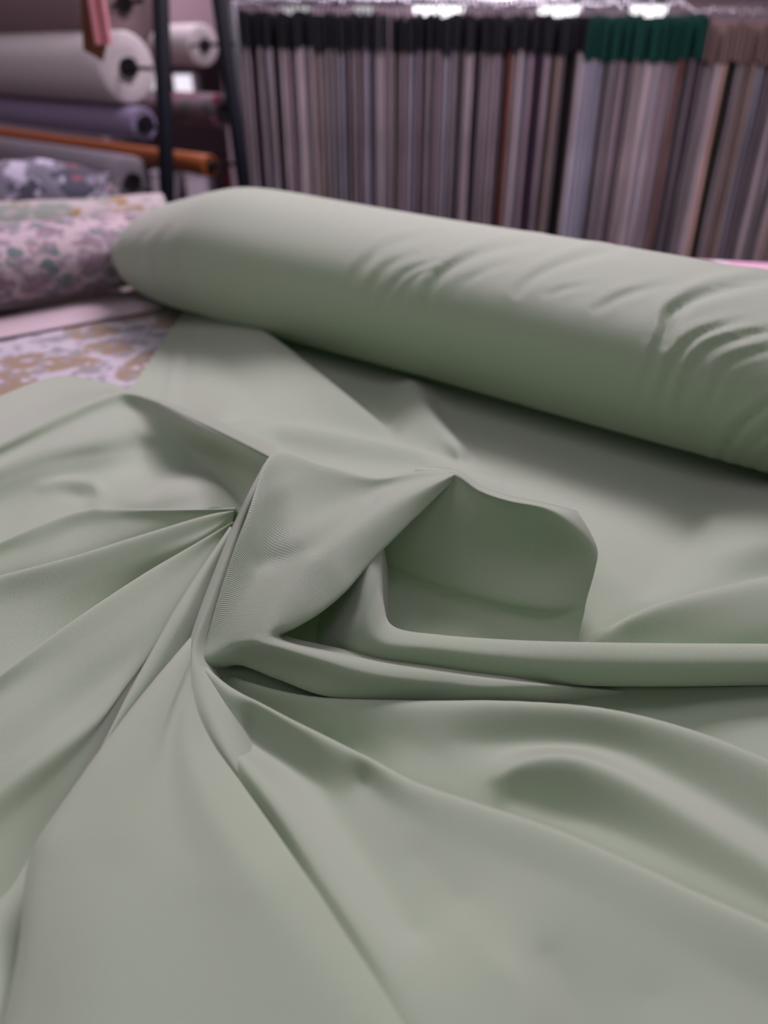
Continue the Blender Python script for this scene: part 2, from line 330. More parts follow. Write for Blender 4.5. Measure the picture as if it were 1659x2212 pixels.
fold([(508,1098,5.0),(400,1101,4.6),(250,1101,3.9),(180,1104,3.7),(100,1130,3.5),(0,1172,3.3),(-150,1240,3.1),(-330,1310,3)],
 [[(507,1102,4.9),(400,1112,4.3),(260,1125,3.5),(170,1140,3.1),(90,1170,2.9),(0,1200,2.8),(-150,1265,2.7),(-330,1340,2.6)],
  [(506,1106,4.7),(400,1130,3.9),(270,1160,3.0),(170,1190,2.5),(80,1220,2.3),(0,1240,2.3),(-150,1295,2.2),(-330,1370,2.1)],
  [(505,1120,4.2),(400,1160,3.2),(280,1200,2.2),(170,1240,1.6),(80,1270,1.4),(0,1300,1.3),(-150,1350,1.2),(-330,1430,1.1)]], BK, rot=.3)
Tc = px([(-330,1100,3.8),(-150,1020,3.8),(0,952,4.0),(120,895,4.3),(220,858,4.5),(270,850,4.6),(330,864,4.8),(400,895,5.3),(500,942,6.3),(592,987,8.0)])
Tm = px([(-330,1050,3.5),(-150,970,3.5),(0,905,3.6),(120,855,3.85),(220,842,4.05)])+off(Tc[5:], [(0,.5,-.35),(0,.5,-.4),(0,.5,-.5),(0,.5,-.5),(0,.5,-.5)])
Tu = px([(-330,1000,3.7),(-150,925,3.7),(0,857,3.9),(120,815,4.1),(220,824,4.0),(285,843,3.3),(345,862,2.8),(420,888,1.8),(500,918,1.4),(590,955,1)])
Td = off(Tu, [(0,.3,-.5)]*10); Te = off(Td, [(0,.4,-1.4)]*10); Tf = off(Te, [(0,.5,-1.6)]*5+[(0,.5,-1)]*5)
loft([Tf, Te, Td, Tu, Tm, Tc]+[px(r) for r in [
  [(-330,1130,3.3),(-150,1050,3.3),(0,985,3.3),(120,930,3.6),(220,890,3.8),(285,880,3.8),(345,893,4.2),(410,925,4.75),(500,965,5.75),(580,1010,7.1)],
  [(-330,1160,3),(-150,1080,3),(0,1012,3.0),(110,972,3.1),(210,945,3.3),(290,930,3.0),(355,940,2.9),(420,962,3.1),(495,995,3.9),(565,1040,5.2)],
  [(-330,1200,2.2),(-150,1110,2.2),(0,1045,2.3),(110,1005,2.4),(220,985,2.3),(315,975,1.8),(380,975,2.1),(430,985,2.3),(490,1020,3),(550,1070,4.2)],
  [(-330,1240,1.3),(-150,1160,1.3),(0,1085,1.5),(100,1055,1.5),(210,1030,1.5),(320,1020,1.3),(390,1010,1.5),(440,1015,1.8),(490,1050,2.6),(540,1100,3.6)],
  [(-330,1300,.8),(-150,1200,.8),(0,1130,1.0),(100,1100,1.0),(230,1085,1.1),(315,1070,1.8),(375,1052,2.5),(430,1044,3.0),(485,1062,3.2),(530,1120,3.3)],
  [(-330,1400,.3),(-150,1300,.3),(0,1200,.5),(100,1160,.6),(230,1120,.8),(320,1110,1.5),(380,1105,2.1),(430,1100,2.6),(485,1100,2.9),(520,1150,2.9)]]], 10, 12, 0.2)
fold([(574,1000,8.3),(540,1065,7.4),(505,1140,6.0),(465,1240,4.7),(435,1320,3.8),(414,1385,3.2),(408,1425,3.0),(416,1480,2.75),(440,1560,2.5),(485,1655,2.1),(545,1765,.9)],
 [[(575,1003,8.4),(548,1070,7.4),(515,1150,6.0),(478,1250,4.7),(448,1330,3.8),(426,1392,3.2),(424,1430,3.0),(440,1480,2.8),(465,1560,2.65),(512,1655,2.35),(580,1760,1.1)],
  [(577,1006,7.9),(560,1075,6.6),(533,1165,5.0),(503,1265,3.7),(475,1345,2.8),(452,1405,2.4),(455,1445,2.3),(480,1490,2.35),(507,1568,2.15),(550,1655,1.7),(620,1755,.5)],
  [(585,1010,7.0),(580,1080,5.6),(560,1175,3.9),(530,1275,2.6),(500,1355,1.8),(470,1415,1.5),(475,1460,1.5),(500,1510,1.5),(535,1578,1.4),(585,1665,.8),(660,1765,.1)]],
 [(-.22,.12,-.3),(-.12,.3,-1.3),(.1,.3,-2.2)], rot=1.3)

NL = px([(413,1378,3.2),(340,1465,3.1),(280,1540,3.1),(210,1635,3.1),(140,1735,3.0),(88,1812,2.9),(66,1868,2.8),(56,1950,2.7),(44,2060,2.5),(15,2200,2.3),(-40,2420,2.1),(-130,2700,2)])
NR = px([(413,1465,2.7),(430,1545,2.5),(455,1610,2.45),(510,1690,2.5),(580,1790,2.6),(635,1870,2.7),(680,1935,2.75),(725,2005,2.8),(785,2095,2.9),(860,2212,3.0),(985,2410,3.0),(1150,2700,3)])
N1 = off(NL, (-.22,.12,-.3)); N2 = off(N1, (-.08,.3,-1.2)); N3 = off(N2, (.3,.3,-1.6))
R1 = off(NR, (.2,.14,-.28)); R2 = off(R1, (.0,.15,-1.0)); R3 = off(R2, (-.3,.1,-1.0))
loft([N3, N2, N1, NL]+[px(r) for r in [
 [(413,1398,3.25),(356,1480,3.2),(300,1555,3.2),(235,1650,3.2),(172,1745,3.12),(122,1820,3.05),(102,1875,3.0),(94,1955,2.9),(84,2065,2.75),(60,2200,2.55),(10,2420,2.4),(-60,2700,2.3)],
 [(412,1420,3.15),(370,1510,3.1),(335,1590,3.05),(290,1690,3.05),(250,1790,3.05),(225,1860,3.0),(215,1930,3.0),(210,2010,2.98),(210,2110,2.95),(200,2240,2.9),(180,2450,2.9),(150,2720,2.9)],
 [(412,1435,2.95),(380,1530,2.8),(362,1620,2.72),(365,1720,2.72),(385,1820,2.76),(400,1895,2.8),(410,1965,2.8),(420,2040,2.82),(435,2140,2.84),(450,2260,2.86),(470,2460,2.9),(500,2720,2.9)],
 [(413,1450,2.85),(402,1545,2.8),(410,1620,2.8),(450,1720,2.88),(510,1830,2.98),(560,1910,3.03),(600,1975,3.06),(645,2045,3.1),(700,2140,3.13),(770,2255,3.16),(880,2455,3.2),(1010,2720,3.2)]]]
 +[NR, R1, R2, R3], 10, 12, 0.8)

# small dents and creases pressed into the cloth: polyline, depth mm, half width px
cv = np.vstack(cloth_v); cf = np.vstack(cloth_f); cuv = np.vstack(cloth_uv)
cv[:, 2] = np.maximum(cv[:, 2], 0.0014)
cp_ = proj(cv)
for pl, dep, wd_ in DENTS:
    q = catmull(pl, 16); x0, y0 = q.min(0)-wd_*3; x1, y1 = q.max(0)+wd_*3
    sel = np.where((cp_[:, 0] > x0) & (cp_[:, 0] < x1) & (cp_[:, 1] > y0) & (cp_[:, 1] < y1))[0]
    if not len(sel): continue
    d = np.linalg.norm(cp_[sel][:, None]-q[None], axis=-1); k = d.argmin(1); dm = d.min(1)
    f = k/(len(q)-1); fade = np.sin(np.clip(f, .05, .95)*math.pi)**.5
    cv[sel, 2] += dep/1000*fade*np.exp(-(dm/wd_)**2)
bolt = tag(empty('fabric_bolt', (0.05, 0.80, 0.0)), 'sage green bolt of fabric lying diagonally, its loose end pulled out into twisted folds', 'fabric')
cloth = link('unrolled_cloth', mesh('unrolled_cloth', cv, cf, cuv), bolt, GREEN)
# ------------------------------------------------------------------ the roll of the bolt
def superellipse_roll(st, n, per, ex=0.9):
    a = catmull(st, per)
    d = np.gradient(a[:, :2], axis=0); d /= np.linalg.norm(d, axis=1)[:, None]
    nr = np.stack([-d[:, 1], d[:, 0]], -1)
    th = np.linspace(0, 2*math.pi, n, endpoint=False)
    c = np.sign(np.cos(th))*np.abs(np.cos(th))**ex; s = np.sign(np.sin(th))*np.abs(np.sin(th))**ex
    V = np.zeros((len(a), n, 3))
    V[..., 0] = a[:, 0:1] + nr[:, 0:1]*a[:, 3:4]*c; V[..., 1] = a[:, 1:2] + nr[:, 1:2]*a[:, 3:4]*c
    V[..., 2] = a[:, 2:3] + a[:, 4:5]*s
    return V
def tubefaces(nr, n, off=0):
    i = (np.arange(nr*n).reshape(nr, n)) + off
    j = np.roll(i, -1, 1)
    return np.stack([i[:-1], i[1:], j[1:], j[:-1]], -1).reshape(-1, 4)
def vnormals(V):
    a = np.gradient(V, axis=0); b = (np.roll(V, -1, 1)-np.roll(V, 1, 1))
    n = np.cross(b, a); n /= np.linalg.norm(n, axis=-1)[..., None]+1e-12
    c = V.mean(1, keepdims=True); sg = np.sign((n*(V-c)).sum(-1)); return n*sg[..., None]
A0 = np.array([-0.1588, 0.9579]); A1 = np.array([0.2955, 0.6042])
def stn(s, rd, rh, zc=None, o=0.0):
    p = A0+(A1-A0)*s; d = (A1-A0)/np.linalg.norm(A1-A0); nr = np.array([-d[1], d[0]])
    p = p+nr*o
    return (p[0], p[1], (rh if zc is None else zc)+0.004, rd, rh)
ST = [stn(-.425,.002,.002,.058,-.012), stn(-.421,.016,.012,.058,-.012), stn(-.408,.032,.024,.058,-.011), stn(-.382,.049,.035,.058,-.009), stn(-.335,.068,.049,.061), stn(-.27,.083,.060,.066), stn(-.18,.093,.069,.071), stn(-.09,.098,.0755,.077),
      stn(0,.0992,.0793,.079), stn(.2,.0992,.0785), stn(.5,.099,.0765), stn(.8,.0985,.0748), stn(1.1,.098,.073), stn(1.5,.098,.071), stn(1.9,.098,.07)]
RV = superellipse_roll(ST, 300, 44, 1.0)
RN = vnormals(RV)
WR = [ # creases of the pulled outer layer: polyline on the near side, depth mm, half width px
 ([(764,605),(792,565),(845,527),(943,504)], 1.6, 9), ([(787,669),(801,623),(833,577),(891,548)], 1.0, 6), ([(816,675),(839,629),(879,588),(943,565)], 1.2, 6),
 ([(850,680),(868,640),(897,600),(940,585)], .9, 5), ([(920,690),(931,620),(972,577),(1058,542),(1162,525)], 2.6, 9), ([(1116,632),(1162,594),(1249,559),(1336,542)], 2.0, 9),
 ([(985,640),(1010,605),(1080,575),(1110,570)], .7, 6), ([(1180,640),(1215,625),(1290,610)], .8, 6), ([(1284,668),(1353,634),(1451,611)], 1.5, 8),
 ([(1434,740),(1440,692),(1463,663),(1538,629),(1720,590)], 3.2, 11), ([(1370,880),(1394,810),(1417,750),(1446,704),(1498,669)], 1.3, 7), ([(1420,880),(1440,820),(1457,773),(1509,721),(1602,692)], 2.0, 8),
 ([(1460,900),(1475,850),(1498,785),(1555,738),(1720,700)], 2.2, 8), ([(1520,900),(1550,831),(1579,779),(1720,735)], 1.8, 8), ([(1548,998),(1565,965),(1600,915),(1720,830)], 2.6, 8),
 ([(1590,1010),(1620,960),(1720,880)], 2.0, 8), ([(1610,1020),(1659,975),(1720,930)], 1.8, 8),
 ([(372,640),(345,590),(345,520),(400,465)], .8, 10), ([(320,610),(300,570),(305,520),(345,480)], .8, 8)]
pp = proj(RV); view = np.array(CAM)-RV; face = (RN*view).sum(-1) > -0.02
disp = np.zeros(RV.shape[:2])
for pl, dep, wd_ in WR:
    q = catmull(pl, 14); best = np.full(RV.shape[:2], 1e9); side = np.zeros_like(best); tt = np.zeros_like(best)
    x0, y0 = q.min(0)-60; x1, y1 = q.max(0)+60
    sel = face & (pp[..., 0] > x0) & (pp[..., 0] < x1) & (pp[..., 1] > y0) & (pp[..., 1] < y1)
    pts = pp[sel]
    if not len(pts): continue
    d = np.linalg.norm(pts[:, None]-q[None], axis=-1); k = d.argmin(1); dm = d[np.arange(len(k)), k]
    tg = np.gradient(q, axis=0)[k]; sd = np.sign(tg[:, 0]*(pts[:, 1]-q[k, 1])-tg[:, 1]*(pts[:, 0]-q[k, 0]))
    x = dm*sd/wd_; f = k/(len(q)-1); fade = np.sin(np.clip(f, .04, .96)*math.pi)**.6
    disp[sel] += dep/1000*fade*(-np.exp(-x*x) + 0.75*np.exp(-(x+2.0)**2/1.3) + 0.3*np.exp(-(x-2.2)**2/1.5))
sl = np.linspace(0, 1, RV.shape[0])[:, None]
disp += 0.0012*np.sin(sl*31+np.linspace(0, 12, RV.shape[1])[None]) * np.clip((sl-.3)*3, 0, 1) * 0.6
RV = RV + RN*disp[..., None]
RV[..., 2] = np.maximum(RV[..., 2], 0.0045)
nrr, nth = RV.shape[:2]
uvr = np.stack(np.meshgrid(np.arange(nth)*2*math.pi*.09/nth, np.arange(nrr)*1.35/nrr), -1).reshape(-1, 2)
rolled = link('rolled_fabric', mesh('rolled_fabric', RV.reshape(-1, 3), tubefaces(nrr, nth), uvr), bolt, GREEN)
# ------------------------------------------------------------------ room shell
def box(bm, x0, x1, y0, y1, z0, z1, bev=0.0):
    r = bmesh.ops.create_cube(bm, size=1.0)
    for v in r['verts']:
        v.co = ((x0+x1)/2+v.co.x*(x1-x0), (y0+y1)/2+v.co.y*(y1-y0), (z0+z1)/2+v.co.z*(z1-z0))
    if bev: bmesh.ops.bevel(bm, geom=list({e for v in r['verts'] for e in v.link_edges}), offset=bev, segments=2, affect='EDGES')
def tube(bm, a, b, r0, r1=None, n=16, caps=True, inner=0.0):
    a = Vector(a); b = Vector(b); r1 = r0 if r1 is None else r1
    d = (b-a).normalized(); u = d.orthogonal().normalized(); w = d.cross(u)
    def ring(c, r): return [bm.verts.new(c+(u*math.cos(t)+w*math.sin(t))*r) for t in [2*math.pi*k/n for k in range(n)]]
    R = [ring(a, r0), ring(b, r1)]
    for k in range(n): bm.faces.new((R[0][k], R[0][(k+1) % n], R[1][(k+1) % n], R[1][k]))
    if caps:
        bm.faces.new(R[0][::-1]); bm.faces.new(R[1])
def bobj(name, bm, m, parent=None, smooth=False):
    bmesh.ops.recalc_face_normals(bm, faces=bm.faces)
    me = bpy.data.meshes.new(name); bm.to_mesh(me); bm.free()
    me.materials.append(m); o = link(name, me, parent, None, smooth)
    return o
def boxobj(name, dims, m, parent=None, bev=0.0):
    bm = bmesh.new(); box(bm, *dims, bev); return bobj(name, bm, m, parent)
FLOOR = plain('grey_floor', (0.16, 0.14, 0.15), 0.5)
WALL = plain('mauve_wall', (0.36, 0.285, 0.32), 0.9)
for nm, d, m in (('floor', (-3.2, 3.2, -1.5, 3.6, -.85, -.80), FLOOR), ('wall_back', (-3.2, 3.2, 3.5, 3.6, -.80, 2.1), WALL),
                 ('wall_left', (-3.2, -3.1, -1.5, 3.5, -.80, 2.1), WALL), ('wall_right', (3.1, 3.2, -1.5, 3.5, -.80, 2.1), WALL)):
    o = boxobj(nm, d, m); o['kind'] = 'structure'

# ------------------------------------------------------------------ the cutting table
WOOD = plain('pale_laminate', (0.42, 0.37, 0.35), 0.5)
DARK = plain('dark_blue_steel', (0.003, 0.004, 0.009), 0.6, 0.0, 0.15)
tb = tag(empty('cutting_table', (0, .75, -.8)), 'pale laminate cutting table carrying the fabrics', 'table')
boxobj('tabletop', (-1.25, 1.15, -.12, 1.17, -.052, -.012), WOOD, tb, .004)
boxobj('apron', (-1.18, 1.08, -.05, 1.10, -.12, -.052), WOOD, tb)
for x in (-1.05, 1.05):
    for y in (-.02, 1.07): boxobj('leg', (x-.03, x+.03, y-.03, y+.03, -.8, -.12), WOOD, tb)

tb2 = tag(empty('display_table', (-.85, 1.42, -.8)), 'narrow laminate table behind the cutting table at far left', 'table')
boxobj('tabletop', (-1.35, -.42, 1.175, 1.62, -.05, -.012), WOOD, tb2, .004)
for x in (-1.3, -.48):
    for y in (1.21, 1.58): boxobj('leg', (x-.02, x+.02, y-.02, y+.02, -.8, -.05), WOOD, tb2)
# ------------------------------------------------------------------ printed fabrics on the table
def print_mat(name, base, blobs, scale=1.0, rough=0.8):
    m, nt, b = mat(name); L = nt.links.new
    b.inputs['Roughness'].default_value = rough; b.inputs['Specular IOR Level'].default_value = 0.2; b.inputs['Sheen Weight'].default_value = 0.15
    tc = node(nt, 'ShaderNodeTexCoord'); cur = None
    for i, (col, sc, th, warp, soft) in enumerate(blobs):
        mp = node(nt, 'ShaderNodeMapping'); mp.inputs['Location'].default_value = (1.7*i+.3, 2.3*i, .9*i); mp.inputs['Scale'].default_value = (sc*scale,)*3
        L(tc.outputs['UV'], mp.inputs['Vector'])
        nz = node(nt, 'ShaderNodeTexNoise'); nz.inputs['Scale'].default_value = 2.6; nz.inputs['Detail'].default_value = 3; L(mp.outputs[0], nz.inputs['Vector'])
        ad = node(nt, 'ShaderNodeMixRGB', blend_type='LINEAR_LIGHT'); ad.inputs[0].default_value = warp; L(mp.outputs[0], ad.inputs[1]); L(nz.outputs['Color'], ad.inputs[2])
        vo = node(nt, 'ShaderNodeTexVoronoi'); vo.inputs['Scale'].default_value = 1.0; vo.voronoi_dimensions = '2D'; L(ad.outputs[0], vo.inputs['Vector'])
        rp = node(nt, 'ShaderNodeValToRGB'); rp.color_ramp.elements[0].position = th; rp.color_ramp.elements[0].color = (1,)*4
        rp.color_ramp.elements[1].position = th+soft; rp.color_ramp.elements[1].color = (0, 0, 0, 1); L(vo.outputs['Distance'], rp.inputs[0])
        mx = node(nt, 'ShaderNodeMixRGB'); L(rp.outputs[0], mx.inputs[0])
        if cur is None: mx.inputs[1].default_value = (*base, 1)
        else: L(cur, mx.inputs[1])
        mx.inputs[2].default_value = (*col, 1); cur = mx.outputs[0]
    L(cur, b.inputs['Base Color'])
    return m
def meshroll(name, st, m, parent=None, n=64, per=10, ex=0.9, bump=0.0, seed=1, freq=9):
    V = superellipse_roll(st, n, per, ex); N = vnormals(V); k = V.shape[0]
    if bump:
        rng = np.random.default_rng(seed); D = np.zeros(V.shape[:2])
        for _ in range(26):
            kk = rng.normal(size=3)*freq; D += np.sin(V@kk*2+rng.uniform(0, 6))/ (1+np.linalg.norm(kk)/freq)
        V = V+N*(D*bump)[..., None]
    ln = np.concatenate([[0], np.cumsum(np.linalg.norm(np.diff(V.mean(1), axis=0), axis=1))])
    r = (st[len(st)//2][3]+st[len(st)//2][4])/2
    # seam on the underside: duplicate the last column for clean UVs
    V = np.concatenate([V, V[:, :1]], 1); V = np.roll(V[:, :-1], 0, 1); V = np.concatenate([V, V[:, :1]], 1)
    uv = np.stack(np.broadcast_arrays(ln[:, None], np.linspace(0, 2*math.pi*r, V.shape[1])[None]), -1).reshape(-1, 2)
    fcs = [tuple(f) for f in gridfaces(V.shape[0], V.shape[1])]
    c = V.shape[1]
    fcs.append(tuple(range(c-1))[::-1]); fcs.append(tuple((V.shape[0]-1)*c+np.arange(c-1)))
    me = mesh(name, V.reshape(-1, 3), fcs, uv)
    return link(name, me, parent, m)
GOLD = print_mat('gold_flower_print', (0.44, 0.41, 0.46), [((0.24, 0.235, 0.26), 26, .27, .4, .10), ((0.26, 0.195, 0.135), 13, .33, .42, .10), ((0.44, 0.41, 0.46), 30, .12, .4, .1), ((0.25, 0.24, 0.27), 40, .16, .2, .10)])
LEAF = print_mat('grey_leaf_print', (0.42, 0.35, 0.37), [((0.21, 0.15, 0.18), 22, .24, .5, .14), ((0.12, 0.16, 0.16), 26, .19, .5, .1), ((0.24, 0.20, 0.24), 44, .2, .5, .15)])
CREAM = print_mat('cream_green_print', (0.40, 0.36, 0.36), [((0.20, 0.235, 0.20), 9, .24, .5, .1), ((0.27, 0.17, 0.06), 15, .14, .5, .1), ((0.30,.28,.27), 26, .2, .5, .1)])
GREYP = print_mat('dark_grey_print', (0.16, 0.155, 0.20), [((0.46, 0.44, 0.55), 17, .25, .5, .1), ((0.05, 0.05, 0.075), 14, .32, .5, .1), ((0.22, 0.07, 0.08), 11, .06, .4, .1)])
PINKP = print_mat('pink_white_print', (0.70, 0.62, 0.70), [((0.55, 0.32, 0.42), 14, .30, .4, .15)])
PALE = plain('pale_pink_cloth', (0.47, 0.385, 0.42), 0.85)
# flat folded fabric with the gold flowers, under the loose end of the green cloth
def slab(name, quad, z0, z1, m, lab, cat, nn=40, wav=0.0012, layers=3):
    q = np.array(quad, float); root = tag(empty(name, (*q.mean(0), z0)), lab, cat)
    for k in range(layers):
        za = z0+(z1-z0)*k/layers; zb = z0+(z1-z0)*(k+1)/layers-0.0004; ins = 0.004*(layers-1-k)*(-1)**k
        c = q.mean(0); qq = c+(q-c)*(1-abs(ins))
        s, t_ = np.meshgrid(np.linspace(0, 1, nn), np.linspace(0, 1, nn))
        def bil(s, t_): return (qq[0]*(1-s)[..., None]*(1-t_)[..., None]+qq[1]*s[..., None]*(1-t_)[..., None]+qq[2]*s[..., None]*t_[..., None]+qq[3]*(1-s)[..., None]*t_[..., None])
        XY = bil(s, t_); e = np.minimum(np.minimum(s, 1-s), np.minimum(t_, 1-t_)); rnd = np.sqrt(np.clip(1-(1-np.clip(e*nn/2.0, 0, 1))**2, 0, 1))
        zt = (za+zb)/2+(zb-za)/2*rnd+wav*0.4*np.sin(XY[..., 0]*23+XY[..., 1]*17)*(k == layers-1)*rnd; zl = (za+zb)/2-(zb-za)/2*rnd
        V = np.vstack([np.dstack([XY, zt]).reshape(-1, 3), np.dstack([XY, zl]).reshape(-1, 3)])
        f = gridfaces(nn, nn); f2 = gridfaces(nn, nn, nn*nn)[:, ::-1]
        link('fabric_layer', mesh('fabric_layer', V, np.vstack([f, f2]), V[:, :2]), root, m)
    return root
slab('folded_fabric', [(-1.05, .12), (.55, .12), (-.05, 1.14), (-1.05, .90)], -.0118, 0.0005, GOLD, 'lilac-white fabric with gold brown flowers, spread flat left of the green cloth', 'fabric')
a = P(0,722,.008); b = P(352,660,.008); c = P(300,618,.008); d = P(0,680,.008)
def ext(p, q, k): return (p+(q-p)*k)[:2]
slab('folded_fabric', [ext(a,b,-1.2), ext(a,b,1.02), ext(d,c,1.06), ext(d,c,-1.2)], .0012, .006, PALE, 'plain pale pink fabric band between the gold flowered fabric and the leaf printed roll', 'fabric', layers=1)
# leaf printed roll
def rollobj(name, st, m, lab, part='rolled_fabric', core=True, **kw):
    root = tag(empty(name, (st[len(st)//2][0], st[len(st)//2][1], st[len(st)//2][2]-st[len(st)//2][4])), lab, 'fabric')
    meshroll(part, st, m, root, **kw); return root
def axis(p, q, zc, rd, rh, ends=True):
    p = np.array(p, float); q = np.array(q, float); L_ = np.linalg.norm(q-p)
    st = []
    for s, k in ((0, .72), (.006/L_, .90), (.02/L_, 1), (.25, 1), (.5, 1), (.75, 1), (1-.02/L_, 1), (1-.006/L_, .90), (1, .72)):
        r = p+(q-p)*s; st.append((r[0], r[1], zc, rd*k, rh*k))
    return st
rollobj('fabric_roll', axis((-1.02, .66), (-.345, 1.185), .053, .085, .047), LEAF, 'pink fabric roll printed with small grey-green leaves, left of the green bolt', bump=.0007)
rollobj('fabric_roll', axis((-1.05, 1.12), (-.37, 1.38), .0425, .075, .054), CREAM, 'cream fabric roll with green and ochre print behind the leaf printed roll', bump=.0009)
rollobj('fabric_roll', axis((-1.20, 1.46), (-.50, 1.50), .052, .07, .063), GREYP, 'crumpled dark grey fabric with white and red print at the table far left', bump=.007, freq=16)
rollobj('fabric_roll', axis((.40, 1.10), (.92, .98), .0185, .05, .0305), PINKP, 'pink and white fabric roll just showing behind the right end of the green bolt', bump=.001)
# ------------------------------------------------------------------ the roll rack at the back left
CHROME = plain('chrome', (0.75, 0.75, 0.8), 0.12, 1.0)
WHITE = plain('white_film_cloth', (0.66, 0.62, 0.62), 0.6)
TAUPE = plain('taupe_cloth', (0.26, 0.185, 0.19), 0.85)
LILAC = plain('lilac_satin', (0.27, 0.235, 0.36), 0.35)
BRONZE = plain('bronze_foil', (0.30, 0.085, 0.018), 0.45, 0.1)
GREY = plain('grey_cloth', (0.30, 0.28, 0.32), 0.8)
HOLE = plain('dark_core', (0.018, 0.012, 0.012), 0.9)
CARD = plain('brown_cardboard', (0.12, 0.04, 0.015), 0.8)
PINKC = plain('pink_cloth', (0.72, 0.30, 0.35), 0.8)
WHITEB = plain('white_card', (0.88, 0.84, 0.92), 0.7)
FLOR = print_mat('rose_print', (0.20, 0.15, 0.18), [((0.26, 0.06, 0.09), 14, .20, .3, .1), ((0.10, 0.12, 0.10), 17, .2, .3, .1)])
DIRB = np.array([-.74, .67, 0])
def rackroll(px_, py_, Y, r, m, lab, length=1.3, core=0.4, name='fabric_roll', cone=True, dz=0.0):
    e = Q(px_, py_, Y); a = e; b = e+DIRB*length+np.array([0, 0, dz])
    root = tag(empty(name, tuple((a+b)/2-np.array([0, 0, r]))), lab, 'fabric')
    n = 40; k = 14; V = []
    prof = [(0, .93), (.004, 1)]+[(length*t, 1+.012*math.sin(t*9)) for t in np.linspace(.05, .95, k)]+[(length-.004, 1), (length, .93)]
    d = (b-a)/np.linalg.norm(b-a); u = np.cross(d, [0, 0, 1.0]); u /= np.linalg.norm(u); w = np.cross(u, d)
    # the end faces: rings stepping in to the hollow core, like wound layers
    rings = [(0, core), (0.003, core+.1), (-.0015, core+.2), (0.002, core+.35)]+prof
    rings = [(x, q) for x, q in rings if q <= 1.02]
    for x, q in rings:
        for j in range(n):
            t_ = 2*math.pi*j/n; V.append(a+d*x+(u*math.cos(t_)+w*math.sin(t_))*r*q)
    uvx = np.array([[x, 2*math.pi*r*j/n] for x, q in rings for j in range(n)])
    me = mesh('wound_cloth', V, list(map(tuple, tubefaces(len(rings), n)))+[tuple((len(rings)-1)*n+np.arange(n))], uvx)
    link('wound_cloth', me, root, m)
    bm = bmesh.new(); tube(bm, a-d*.012, a+d*.25, r*core*.98, n=24, caps=False); tube(bm, a+d*.2, a+d*.22, r*core*.97, n=24)
    c = bobj('core', bm, HOLE, root, True)
    bm = bmesh.new(); tube(bm, a-d*.012, a+d*.004, r*core*1.05, n=24, caps=False); tube(bm, a-d*.012, a-d*.010, r*core*1.0, r*core*.6, n=24, caps=False)
    cr = bobj('core_rim', bm, HOLE, root, True); cr.parent = c; cr.location = (0, 0, 0)
    return root
rackroll(275, 146, 1.95, .070, WHITE, 'thick white fabric roll on the rack, its dark core facing right', core=.28)
rackroll(312, 268, 1.92, .034, LILAC, 'slim lilac satin roll on the rack above the bronze one', core=.52)
rackroll(455, 358, 1.98, .024, BRONZE, 'thin bronze foil roll low on the rack', core=.5)
rackroll(478, 240, 2.35, .042, FLOR, 'dark rose-printed fabric roll behind the lilac one', core=.45, length=1.5)
rackroll(285, 392, 2.10, .060, GREY, 'grey fabric roll at the bottom of the rack', core=.35)
rackroll(265, 8, 2.05, .088, TAUPE, 'wide taupe fabric roll at the top of the rack', core=.2)
rackroll(440, 98, 2.5, .052, WHITE, 'white fabric roll with its end between the two rack posts', core=.3, length=.5)
rack = tag(empty('roll_rack', tuple(Q(360, 520, 1.9)*[1, 1, 0]+[0, 0, -.8])), 'dark blue steel rack with a straight post and a slanted post', 'rack')
def bar(name, p, q, r, m, parent, flat=1.0):
    bm = bmesh.new(); tube(bm, p, q, r, n=20); return bobj(name, bm, m, parent, True)
p1 = Q(362, 445, 1.80); p0 = Q(345, -60, 1.80); dn = (p1-p0)/np.linalg.norm(p1-p0)
bar('post', p0+dn*(-.2), p1+dn*((p1[2]+.8)/-dn[2]), .0165, DARK, rack)
q1 = Q(530, 420, 1.98); q0 = Q(468, -40, 1.98); dn2 = (q1-q0)/np.linalg.norm(q1-q0)
bar('slanted_post', q0+dn2*(-.2), q1+dn2*((q1[2]+.8)/-dn2[2]), .0165, DARK, rack)
top = p0+dn*(-.19); top2 = q0+dn2*(-.19); bar('crossbar', top, top2, .012, DARK, rack)
bar('foot_bar', (p1[0]-.35, p1[1], -.785), (q1[0]+.25, q1[1]+.05, -.785), .015, DARK, rack)
for (x, y, Y, L_) in ((275, 146, 1.95, 1.3), (312, 268, 1.92, 1.3), (455, 358, 1.98, 1.3), (478, 240, 2.35, 1.5), (285, 392, 2.10, 1.3), (265, 14, 2.05, 1.3), (440, 98, 2.5, .5)):
    e = Q(x, y, Y); bar('peg', e+DIRB*.10, e-DIRB*.016, .006, DARK, rack)
    bar('bracket', e+DIRB*.09+np.array([0, .0, 0]), (p1 if x < 400 else q1)*[1, 1, 0]+[0, 0.02, e[2]], .004, DARK, rack)
# far end frame of the rack, off to the left
fe = Q(300, 200, 2.0)+DIRB*1.2; bar('far_post', (fe[0], fe[1], -.8), (fe[0], fe[1], .62), .0165, DARK, rack)

